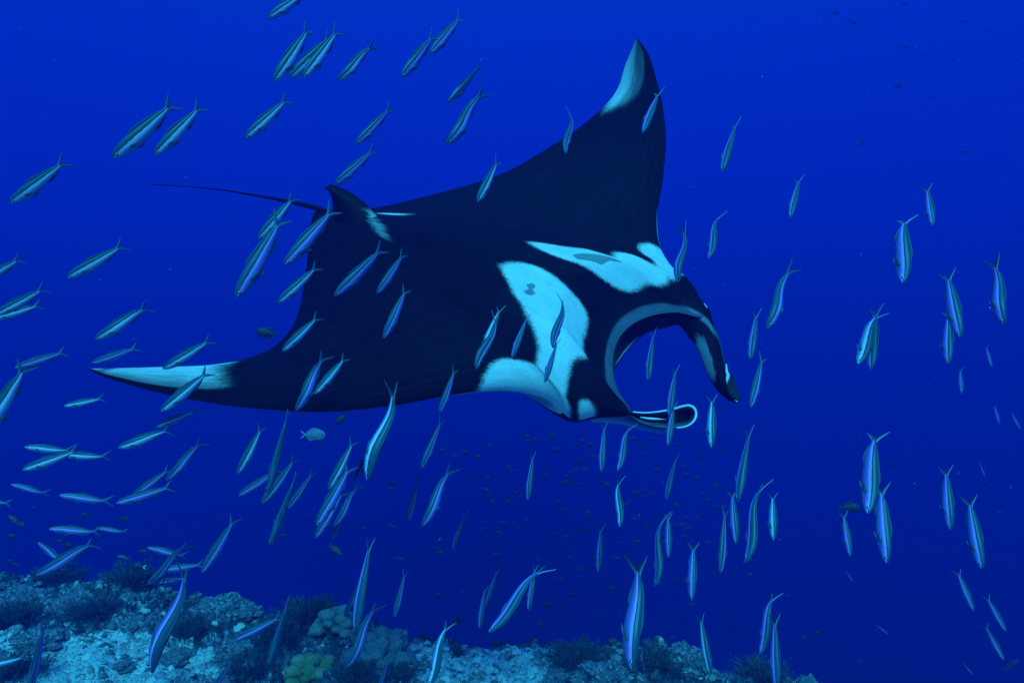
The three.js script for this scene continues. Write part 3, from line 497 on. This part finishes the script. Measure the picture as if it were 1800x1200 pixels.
for (const [proto, hx, hy, tx, ty, len, what] of [
  [damsel, 449, 582, 492, 590, 0.26, 'dark oval fish behind the trailing edge of the near wing'],
  [paleFish, 572, 765, 527, 764, 0.24, 'pale blue oval fish swimming right below the near wing'],
  [damsel, 590, 745, 612, 726, 0.22, 'dim dark fish just below the edge of the near wing'],
  [damsel, 1515, 893, 1472, 891, 0.3, 'dark round fish above a small violet-striped one at lower right'],
  [whitetail, 232, 994, 256, 997, 0.13, 'black fish with a white tail above the reef ridge'],
  [slimDark, 204, 1061, 187, 1038, 0.2, 'dark violet slender fish nosing down over the left reef'],
  [slim, 191, 1150, 172, 1132, 0.2, 'grey fish grazing on the left sand patch'],
  [slim, 601, 976, 578, 956, 0.18, 'slender olive fish in open water above the reef middle'],
  [slim, 205, 977, 226, 982, 0.12, 'small olive fish with a pale belly left of the white-tailed one'],
  [slim, 14, 906, 32, 920, 0.14, 'small olive fish over a dark one near the left edge'],
  [damsel, 42, 925, 26, 915, 0.13, 'dark fish just under a small olive one near the left edge'],
  [damsel, 10, 942, 30, 942, 0.14, 'dark oval fish in open water close to the left edge'],
  [damsel, 96, 951, 112, 950, 0.13, 'dark oval fish right above the tail of a big bright striped one'],
  [damsel, 243, 969, 262, 970, 0.13, 'dark oval fish left of the uppermost crossing fish'],
  [damsel, 783, 1178, 803, 1188, 0.12, 'small black fish on the white sand of the right patch'],
  [damsel, 795, 1092, 816, 1090, 0.14, 'dark fish at the upper edge of the right sand patch'],
  [damsel, 968, 1063, 950, 1060, 0.13, 'dark fish with its tail to the left beside the biggest green-backed fish'],
  [slimDark, 1792, 1160, 1764, 1178, 0.3, 'dark fish in the lower right corner'],
  [damsel, 1434, 1110, 1450, 1118, 0.14, 'small dark fish at the right end of the reef'],
]) { const o = place(proto.clone(), 'reef_fish', what, 'fish'); swim(o, hx, hy, tx, ty, 8 * (hx < tx ? 1 : -1), len, 8, 0.5, -0.5); }
function scatter(list, label, group, far = 2.4) {
  for (let i = 0; i < list.length; i += 2) {
    const o = place(farFish.clone(), 'far_fish', label, 'fish', group), x = list[i], y = list[i + 1], l = 6.5 + rf() * 3, a = (rf() - 0.5) * 0.9, s = rf() < 0.6 ? 1 : -1;
    swim(o, x + s * l * Math.cos(a), y + l * Math.sin(a), x - s * l * Math.cos(a), y - l * Math.sin(a), 10 * -s, (0.125 + rf() * 0.03) * far, (rf() - 0.5) * 50);
  }
}
scatter([925, 767, 945, 772, 975, 790, 1000, 770, 1012, 781, 1022, 774, 1036, 781, 1125, 783, 1143, 770, 1040, 803, 955, 835, 915, 872, 980, 882, 995, 838, 1012, 825, 1033, 909, 1030, 931, 980, 937, 992, 946, 1002, 966, 978, 977, 1000, 980, 1010, 852, 1055, 845, 1205, 833, 1230, 815, 1258, 852, 1255, 890, 1270, 893, 1100, 887, 1115, 866, 1130, 860, 1090, 906, 1118, 951, 1138, 926, 1165, 926, 1235, 868, 780, 790, 800, 801, 815, 794, 838, 803, 855, 841, 833, 838, 860, 871, 890, 881, 866, 882, 895, 820, 902, 827, 845, 931, 860, 943, 877, 936,
  ...Array.from({ length: 60 }, () => [820 + 480 * rf(), 765 + 300 * Math.pow(rf(), 1.3)]).flat()],
  'tiny dark fish of the loose far shoal under the manta head', 'tiny dark fish in the loose far shoal under the manta head');
scatter([690, 850, 684, 857, 690, 926, 660, 913, 636, 928, 540, 906, 498, 941, 785, 951, 765, 963, 775, 972, 702, 982, 768, 1045, 828, 1030, 815, 1042, 865, 1030, 705, 985, 385, 906],
  'tiny dark fish hanging in the water above the middle of the reef', 'tiny dark fish above the middle of the reef');
scatter([1022, 1017, 1080, 1034, 1009, 1045, 982, 1018, 1053, 1084, 1086, 1079, 948, 1096, 1212, 1105, 1290, 1099, 1320, 1010, 1180, 1122, 1300, 930, 1255, 1010],
  'tiny dark fish low in the water over the right slope of the reef', 'tiny dark fish over the right slope of the reef');
scatter([1685, 833, 1740, 853, 1615, 881, 1645, 871, 1664, 882, 1758, 901, 1565, 816, 1548, 1058, 1520, 1087, 1410, 1120, 1515, 1161, 1561, 1192, 1776, 1085, 1390, 1156, 1470, 1165],
  'small dark fish scattered in the blue at the lower right', 'small dark fish in the blue at the lower right');
scatter([150, 905, 215, 912, 15, 986, 26, 992, 145, 907, 96, 1016, 98, 1020, 118, 958],
  'small dark fish near the left edge just above the reef', 'small dark fish near the left edge just above the reef', 1.1);
scatter([1590, 5, 1694, 36, 1735, 52, 1776, 64, 1502, 38, 1590, 82, 1625, 95, 1706, 120, 1580, 150, 1470, 22, 1515, 250, 1700, 265, 1640, 170],
  'barely visible dark fish far off at the upper right', 'barely visible dark fish far off at the upper right', 3.4);

// ---------- the reef ----------
const EDGE = [[-14, -10.2], [-9, -9.2], [-5.9, -8.4], [-3.6, -7.9], [-1.7, -7.2], [-0.26, -6.8], [1.5, -6.5], [2.3, -6.0], [3.0, -6.1], [3.9, -6.3], [7, -6.6], [12, -7]];
const edgeZ = (x) => { for (let i = 1; i < EDGE.length; i++) if (x <= EDGE[i][0]) return lerp(EDGE[i - 1][1], EDGE[i][1], (x - EDGE[i - 1][0]) / (EDGE[i][0] - EDGE[i - 1][0])); return EDGE.at(-1)[1]; };
const sandAt = (x, z) => { // 1 on the white sand patches
  const w = 0.35 * fbm(x * 1.6, 4, z * 1.6, 3), a = Math.hypot((x + 3.3) / 1.15, (z + 6.05) / 0.6), b = Math.hypot((x + 0.25) / 0.95, (z + 6.15) / 0.75), c = Math.hypot((x - 1.5) / 0.8, (z + 6.1) / 0.3), d = Math.hypot((x + 2.0) / 0.35, (z + 6.6) / 0.35);
  return sm(1 - Math.min(a, b, c + 0.25, d + 0.3) + w, 0.0, 0.28);
};
function reefY(x, z, fine = true) {
  const ez = edgeZ(x) + 0.35 * fbm(x * 0.9, 7, z * 0.2, 3), past = ez - z, s = sandAt(x, z), rough = 1 - 0.8 * s;
  const lump = 0.16 * fbm(x * 0.9, 1, z * 0.9, 3) + rough * (0.13 * Math.pow(Math.abs(fbm(x * 2.3, 9, z * 2.3, 3)) * 1.6, 1.2) + 0.05 * fbm(x * 6, 2, z * 6, 3));
  const tiny = fine ? (0.022 * rough + 0.006) * fbm(x * 22, 5, z * 22, 3) + 0.025 * rough * Math.max(0, n3(x * 11, 3, z * 11)) : 0;
  const steep = lerp(0.8, 0.42, sm(x, 0.5, 3.5)), drop = past > -0.6 ? steep * (past + 0.6) ** 2 / (past + 1.6) : 0;
  const right = 0.22 * Math.max(0, x - 2.3) + 0.12 * Math.max(0, x - 1.0);
  return -2.7 + lump + tiny - drop - right + 0.1 * sm(-x, 2, 6);
}
const ALB = { sand: [0.52, 0.6, 0.62], rock: [0.1, 0.13, 0.16], algae: [0.03, 0.055, 0.07], crust: [0.24, 0.29, 0.34] };
{
  const X0 = -13, X1 = 11, Z0 = -1, Z1 = -16, NX = 760, NZ = 420, warpX = (a) => { const q = a * 2 - 1; return lerp(X0, X1, 0.5 + 0.5 * (0.55 * q + 0.45 * q ** 3)); }, warpZ = (b) => { const q = b * 2 - 1.0; return lerp(Z0, Z1, clamp(0.42 + 0.42 * (0.5 * q + 0.5 * q ** 3) + (b > 0.5 ? 0.16 : 0) * (2 * b - 1) ** 3, 0, 1)); };
  const g = gridGeo(NX, NZ, (a, b) => { const x = warpX(a), z = warpZ(b); return [V(x, reefY(x, z), z), x, z]; });
  const N = 2048, SX = 16, SZ = 8;
  const tex = dataTex(N, N / 2, (u, v) => {
    const x = (u - 0.5) * SX - 1.5, z = -4 - v * SZ, s = sandAt(x, z), p = fbm(x * 1.7, 3, z * 1.7, 4), f = fbm(x * 9, 6, z * 9, 3), q = n3(x * 34, 2, z * 34), e = n3(x * 62, 8, z * 62);
    let c = mix3(ALB.rock, ALB.algae, sm(p + 0.5 * f, -0.1, 0.3));
    c = mix3(c, ALB.crust, sm(f + 0.4 * q - 0.35 * p, 0.22, 0.42) * 0.8);
    c = mix3(c, [0.54, 0.6, 0.68], sm(q * 0.7 + e * 0.5 + 0.5 * f + 0.35 * s, 0.55, 0.8) * 0.8);
    const sd = sm(s + 0.3 * f + 0.15 * q, 0.35, 0.6);
    c = mix3(c, ALB.sand.map((k) => k * (1 + 0.16 * q + 0.14 * e + 0.15 * f)), sd);
    return mix3(c, [0.06, 0.08, 0.1], sd * sm(e + 0.7 * q - 0.4 * f, 0.25, 0.55) * 0.85);
  }, true);
  tex.wrapS = tex.wrapT = THREE.MirroredRepeatWrapping;
  const uv = g.attributes.uv; for (let i = 0; i < uv.count; i++) uv.setXY(i, (uv.getX(i) + 1.5) / SX + 0.5, (-4 - uv.getY(i)) / SZ);
  const reef = new THREE.Mesh(g, new THREE.MeshStandardMaterial({ name: 'reef_ground', map: tex, roughness: 0.95, side: THREE.DoubleSide }));
  reef.castShadow = reef.receiveShadow = true;
  place(reef, 'reef', 'rough coral reef with pale sand patches along the bottom of the picture', null, null, 'structure');
}
{ // the deep bottom beyond the reef, lost in the blue
  const bed = new THREE.Mesh(gridGeo(90, 90, (a, b) => { const x = (a - 0.5) * 170, z = 50 - b * 150; return [V(x, -24 + 0.9 * fbm(x * 0.06, 2, z * 0.06, 3), z), x / 6, z / 6]; }), new THREE.MeshStandardMaterial({ name: 'deep_sand', color: rgb(0.04, 0.045, 0.05), roughness: 1, side: THREE.DoubleSide }));
  bed.receiveShadow = true;
  place(bed, 'seabed', 'deep sandy bottom far below the reef', null, null, 'structure');
}
const onReef = (px, py) => { // where a sight line meets the reef
  let d = 4.2; for (; d < 14; d += 0.01) { const p = at(px, py, d); if (p.y < reefY(p.x, p.z, false)) break; }
  const p = at(px, py, d); p.y = reefY(p.x, p.z, false); return p;
};
const stoneGeo = (seed, detail = 3, rough = 0.32) => { const g = mergeVertices(new THREE.IcosahedronGeometry(1, detail).deleteAttribute('uv').deleteAttribute('normal')), p = g.attributes.position, v = V(); for (let i = 0; i < p.count; i++) { v.fromBufferAttribute(p, i); const k = 1 + rough * fbm(v.x * 1.3 + seed, v.y * 1.3, v.z * 1.3, 3) + 0.14 * rough * n3(v.x * 6 + seed, v.y * 6, v.z * 6) + (detail > 5 ? rough * (0.05 * Math.abs(n3(v.x * 11, v.y * 11 + seed, v.z * 11)) + 0.07 * n3(v.x * 24, v.y * 24, v.z * 24 + seed)) : 0); p.setXYZ(i, v.x * k, v.y * k * 0.72, v.z * k); } g.computeVertexNormals(); return g; };
const tint = (g, f) => { const p = g.attributes.position, c = []; for (let i = 0; i < p.count; i++) c.push(...f(p.getX(i), p.getY(i), p.getZ(i))); g.setAttribute('color', new THREE.Float32BufferAttribute(c, 3)); return g; };
const RM = {
  stone: new THREE.MeshStandardMaterial({ name: 'reef_rock', vertexColors: true, roughness: 0.95 }),
  rubble: new THREE.MeshStandardMaterial({ name: 'rubble', color: 0xffffff, roughness: 0.95 }),
  tuft: new THREE.MeshPhysicalMaterial({ name: 'reef_growth', color: 0xffffff, roughness: 0.9, transmission: 0.15 }),
  bush: new THREE.MeshPhysicalMaterial({ name: 'bushy_coral', vertexColors: true, roughness: 0.9, transmission: 0.15 }),
  lobed: new THREE.MeshStandardMaterial({ name: 'lobed_coral', vertexColors: true, roughness: 0.85 }),
};
// lobed leather corals
function lobedCoral(px, py, r, flat, col, n0, seed, label) {
  const n = Math.round(n0 * 1.15), p = onReef(px, py), rr = rng(seed), cs = []; for (let i = 0; i < n; i++) { const y = 1 - (i + 0.5) / n * 1.25, a = i * 2.39996 + rr() * 0.5; cs.push(V(Math.cos(a) * Math.sqrt(Math.max(0, 1 - y * y)), y, Math.sin(a) * Math.sqrt(Math.max(0, 1 - y * y))).normalize().addScaledVector(V(rr() - 0.5, rr() - 0.5, rr() - 0.5), 0.16).normalize()); }
  const sizes = cs.map(() => (0.9 + 0.5 * rr()) * 1.62 / Math.sqrt(n)), c = [], v = V(), g = gridGeo(150, 220, (a, b) => {
    v.setFromSphericalCoords(1, a * Math.PI * 0.68, b * 2 * Math.PI);
    v.addScaledVector(V(n3(v.x * 3 + seed, v.y * 3, v.z * 3), n3(v.x * 3, v.y * 3 + seed, v.z * 3), n3(v.x * 3, v.y * 3, v.z * 3 + seed)), 0.12).normalize();
    let top = 0; for (let i = 0; i < cs.length; i++) { const s = sizes[i], d = v.distanceTo(cs[i]); if (d < s) top = Math.max(top, Math.sqrt(s * s - d * d)); }
    const dome = top / 0.36, rim = sm(dome, 0.75, 1), k = r * (0.6 + 1.15 * top + 0.03 * n3(v.x * 9, v.y * 9, v.z * 9 + seed) + 0.008 * n3(v.x * 40, v.y * 40, v.z * 40) + 0.08 * n3(v.x * 1.7 + seed, v.y * 1.7, v.z * 1.7));
    const g1 = 1 + 0.25 * n3(v.x * 16, v.y * 16, v.z * 16) + 0.15 * n3(v.x * 50, v.y * 50, v.z * 50);
    c.push(...mix3(col, [0.4, 0.44, 0.36], 0.35 * rim).map((x) => x * g1));
    return [V(v.x * k, v.y * k * flat, v.z * k), a, b];
  }, true);
  g.setAttribute('color', new THREE.Float32BufferAttribute(c, 3));
  const m = new THREE.Mesh(g, RM.lobed); m.castShadow = m.receiveShadow = true;
  m.position.copy(p); m.position.y += r * flat * 0.05;
  place(m, 'lobed_coral', label, 'coral');
}
lobedCoral(543, 1196, 0.27, 0.72, [0.15, 0.22, 0.09], 26, 3, 'yellow-green lobed coral at the bottom edge left of centre');
lobedCoral(668, 1170, 0.33, 0.9, [0.16, 0.2, 0.22], 38, 8, 'large blue-grey lobed coral left of the right sand patch');
lobedCoral(352, 1046, 0.24, 0.95, [0.2, 0.24, 0.18], 20, 15, 'rounded lobed coral on top of the left ridge');
lobedCoral(592, 1102, 0.2, 0.7, [0.12, 0.16, 0.15], 16, 23, 'dim lobed coral mound behind the big blue-grey one');
lobedCoral(722, 1096, 0.24, 0.7, [0.15, 0.19, 0.19], 18, 29, 'dim lobed coral at the upper left corner of the right sand patch');
// rocks
for (const [px, py, r, label] of [
  [905, 1112, 0.16, 'dark rounded rock behind the upper edge of the right sand patch'],
  [1000, 1150, 0.2, 'dark rock bounding the right sand patch on its right'], [1060, 1195, 0.2, 'rock under the very large bright fish'],
  [240, 1105, 0.16, 'dark rock above the left sand patch'], [130, 1070, 0.24, 'wide dark rock on the left reef below its ridge'], [40, 1060, 0.25, 'dark rock near the left edge below the ridge'],
  [455, 1062, 0.2, 'knobbly rock at the end of the left ridge'], [390, 1080, 0.28, 'pale encrusted knoll right of the ridge coral'], [420, 1150, 0.2, 'rock left of the green lobed coral'],
  [1210, 1165, 0.22, 'pale rock on the right slope of the reef'], [1420, 1185, 0.2, 'dim rock at the far right end of the reef'], [215, 1172, 0.08, 'small dark stone lying on the left sand patch'], [733, 1172, 0.06, 'small dark stone near the left end of the right sand patch'],
  [60, 1130, 0.2, 'rock near the bottom left corner'], [310, 1160, 0.14, 'rock right of the left sand patch under the biggest fish'], [985, 1197, 0.14, 'rock at the bottom edge right of the right sand patch'],
]) {
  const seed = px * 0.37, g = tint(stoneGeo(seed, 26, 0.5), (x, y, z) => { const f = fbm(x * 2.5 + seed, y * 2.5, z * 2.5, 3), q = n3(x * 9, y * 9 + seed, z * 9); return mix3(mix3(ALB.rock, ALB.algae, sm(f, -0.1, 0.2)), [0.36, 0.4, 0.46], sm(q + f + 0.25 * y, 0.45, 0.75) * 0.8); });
  const m = new THREE.Mesh(g, RM.stone); m.position.copy(onReef(px, py)); m.position.y -= r * 0.2; m.scale.set(r * 1.15, r, r); m.rotation.y = seed; m.castShadow = m.receiveShadow = true;
  place(m, 'reef_rock', label, 'rock');
}
// bushy corals: many short twigs from one foot
const twig = (() => { const g = new THREE.ConeGeometry(0.13, 1, 4, 1, true).translate(0, 0.5, 0).deleteAttribute('uv'); return g; })();
function bush(n, seed, droop) {
  const rr = rng(seed), list = [], m = new THREE.Matrix4(), q = new THREE.Quaternion(), d = V();
  for (let i = 0; i < n; i++) {
    d.set(rr() - 0.5, rr() * 0.8 + 0.05, rr() - 0.5).normalize(); const r0 = 0.25 + 0.75 * Math.sqrt(rr()), L = 0.07 + rr() * 0.13, k = 0.8 + 0.35 * n3(d.x * 2 + seed, d.y * 2, d.z * 2) + 0.16 * n3(d.x * 6, d.y * 6 + seed, d.z * 6), dir = d.clone().add(V((rr() - 0.5) * 1.1, 0.25 + rr() * 0.4 - droop, (rr() - 0.5) * 1.1)).normalize();
    q.setFromUnitVectors(V(0, 1, 0), dir); m.compose(V(d.x * r0 * k, d.y * r0 * 0.85 * k, d.z * r0 * k), q, V(L * 0.55, L, L * 0.55));
    const g = twig.clone().applyMatrix4(m), b = 0.6 + 0.8 * rr(), c = mix3([0.035, 0.055, 0.075], [0.13, 0.17, 0.2], rr() * rr()).map((x) => x * b); tint(g, () => c); list.push(g);
  }
  const g = mergeGeometries(list); return g;
}
const bushes = [bush(3600, 4, 0), bush(3200, 14, 0.2), bush(2800, 24, 0.1)];
let bi = 0;
for (const [px, py, r, label] of [
  [90, 1030, 0.42, 'wide dark bushy coral on the left ridge under the big bright fish'], [230, 1032, 0.4, 'dark bushy coral on the ridge left of the rounded lobed one'], [415, 1040, 0.3, 'dim dark bushy coral behind the end of the left ridge'],
  [545, 1095, 0.42, 'big dark feathery coral mound above the green lobed coral'], [490, 1130, 0.32, 'dark feathery coral under the big feathery mound'], [640, 1075, 0.3, 'dark bushy coral at the reef edge behind the large green-backed fish'],
  [690, 1085, 0.28, 'dim bushy coral at the reef edge right of the large green-backed fish'], [1015, 1105, 0.34, 'bushy coral standing up at the reef edge left of the very large bright fish'], [1060, 1130, 0.3, 'dark bushy coral behind the very large bright fish'],
  [1010, 1170, 0.34, 'dark bushy coral right of the right sand patch'], [1150, 1180, 0.3, 'dark low bushy coral right of the very large bright fish'], [1290, 1165, 0.32, 'dark bushy coral on the right slope between two diving fish'],
  [1340, 1195, 0.3, 'dark bushy coral at the bottom edge of the right slope'], [20, 1100, 0.35, 'dark bushy coral at the left edge of the reef'], [160, 1085, 0.3, 'dark bushy coral above the left sand patch'],
  [330, 1120, 0.3, 'dark bushy coral beside the biggest fish low at left'], [440, 1190, 0.3, 'dark bushy coral left of the green lobed one at the bottom'], [700, 1195, 0.2, 'dark bushy coral at the bottom edge by the right sand patch'],
  [20, 1190, 0.3, 'dark bushy coral in the bottom left corner'], [620, 1195, 0.22, 'dark bushy coral between the green and the blue-grey lobed corals'],
  [800, 1150, 0.12, 'small dark tuft of coral in the right sand patch'], [1590, 1180, 0.5, 'faint coral mound deep down at the lower right'], [1650, 1190, 0.4, 'second faint coral mound deep down, nearer the right corner'],
]) {
  const m = new THREE.Mesh(bushes[bi++ % 3], RM.bush); m.position.copy(onReef(px, py)); m.position.y -= r * 0.12; m.scale.set(r * 1.15, r * 0.8, r * 1.1); m.rotation.y = bi * 1.3; m.castShadow = m.receiveShadow = true;
  place(m, 'bushy_coral', label, 'coral');
}
// what nobody could count: rubble and low growth
function strew(name, label, geo, mat, n, seed, pick) {
  const rr = rng(seed), mats = [], cols = [], q = new THREE.Quaternion(), e = new THREE.Euler();
  for (let i = 0; i < n; i++) {
    const x = -8 + rr() * 13.5, ez = edgeZ(x), z = lerp(-4.6, ez - 1.2, Math.sqrt(rr())), w = pick(x, z, rr); if (!w) continue;
    e.set((rr() - 0.5) * w.tilt, rr() * 6.28, (rr() - 0.5) * w.tilt); q.setFromEuler(e);
    mats.push(new THREE.Matrix4().compose(V(x, reefY(x, z) - w.sink, z), q, V(w.s * (0.7 + rr() * 0.6), w.s * w.h, w.s * (0.7 + rr() * 0.6)))); cols.push(rgb(...w.c));
  }
  const m = new THREE.InstancedMesh(geo, mat, mats.length); mats.forEach((a, i) => { m.setMatrixAt(i, a); m.setColorAt(i, cols[i]); }); m.castShadow = m.receiveShadow = true;
  place(m, name, label, null, null, 'stuff');
}
strew('rubble', 'pale broken coral rubble strewn over the reef', stoneGeo(2, 2, 0.6), RM.rubble, 60000, 31, (x, z, rr) => {
  const s = sandAt(x, z), k = fbm(x * 2.4, 8, z * 2.4, 3); if (rr() > 0.25 + 0.6 * sm(k, -0.1, 0.3) + 0.4 * s) return null;
  const b = rr(), c = s > 0.4 ? mix3([0.07, 0.1, 0.11], [0.6, 0.68, 0.7], b) : mix3([0.04, 0.06, 0.08], [0.52, 0.6, 0.62], b * b * b); return { s: 0.008 + 0.036 * rr() ** 3, h: 0.6 + 0.5 * rr(), tilt: 1, sink: 0.004, c };
});
{
  const list = [], rr = rng(77), m = new THREE.Matrix4(), q = new THREE.Quaternion();
  for (let i = 0; i < 16; i++) { q.setFromUnitVectors(V(0, 1, 0), V(rr() - 0.5, 0.5 + rr() * 0.4, rr() - 0.5).normalize()); const L = 0.5 + rr() * 0.6; m.compose(V((rr() - 0.5) * 0.5, 0, (rr() - 0.5) * 0.5), q, V(L * 0.6, L, L * 0.6)); list.push(twig.clone().applyMatrix4(m)); }
  strew('reef_growth', 'low dark tufts of coral and algae covering the reef', mergeGeometries(list), RM.tuft, 22000, 41, (x, z, rr) => {
    const s = sandAt(x, z), k = fbm(x * 1.7, 3, z * 1.7, 3); if (s > 0.25 + 0.2 * rr() || rr() > 0.25 + 0.75 * sm(k, -0.25, 0.25)) return null;
    const b = rr(), c = mix3([0.025, 0.045, 0.06], b > 0.85 ? [0.26, 0.3, 0.34] : [0.08, 0.11, 0.13], rr()); return { s: 0.03 + 0.07 * rr() ** 2, h: 0.7 + 0.6 * rr(), tilt: 0.5, sink: 0.01, c };
  });
}

{ // broken branch ends of dead coral among the rubble
  const list = [], rr = rng(91), m = new THREE.Matrix4(), q = new THREE.Quaternion();
  for (let i = 0; i < 4; i++) { q.setFromUnitVectors(V(0, 1, 0), V(rr() - 0.5, (rr() - 0.5) * 0.6, rr() - 0.5).normalize()); m.compose(V((rr() - 0.5) * 0.3, 0, (rr() - 0.5) * 0.3), q, V(1, 0.7 + rr() * 0.6, 1)); list.push(new THREE.CylinderGeometry(0.08, 0.14, 1, 6, 1).deleteAttribute('uv').applyMatrix4(m)); }
  strew('coral_fragments', 'broken pale coral branches scattered in the rubble', mergeGeometries(list), RM.rubble, 9000, 61, (x, z, rr) => {
    const s = sandAt(x, z), k = fbm(x * 2.4, 8, z * 2.4, 3); if (rr() > 0.15 + 0.5 * sm(k, 0, 0.3) + 0.2 * s) return null;
    return { s: 0.025 + 0.035 * rr() ** 2, h: 1, tilt: 1.2, sink: -0.004, c: mix3([0.07, 0.1, 0.11], [0.6, 0.68, 0.7], rr() ** 1.6) };
  });
}
{ // plankton and silt drifting in the water
  const rr = rng(101), n = 700, m = new THREE.InstancedMesh(new THREE.IcosahedronGeometry(1, 1), new THREE.MeshStandardMaterial({ name: 'speck', color: rgb(0.45, 0.5, 0.5), roughness: 1 }), n), q = new THREE.Quaternion();
  for (let i = 0; i < n; i++) { const d = 1 + 7 * Math.cbrt(rr()), s = 0.0008 + 0.0022 * rr() ** 3; q.setFromEuler(new THREE.Euler(rr() * 6, rr() * 6, 0)); m.setMatrixAt(i, new THREE.Matrix4().compose(at(-150 + rr() * 2100, -100 + rr() * 1200, d), q, V(s, s * (0.5 + rr()), s * (0.5 + rr())))); }
  place(m, 'drifting_specks', 'tiny pale specks of plankton drifting in the water', null, null, 'stuff');
}

renderer.render(scene, camera);
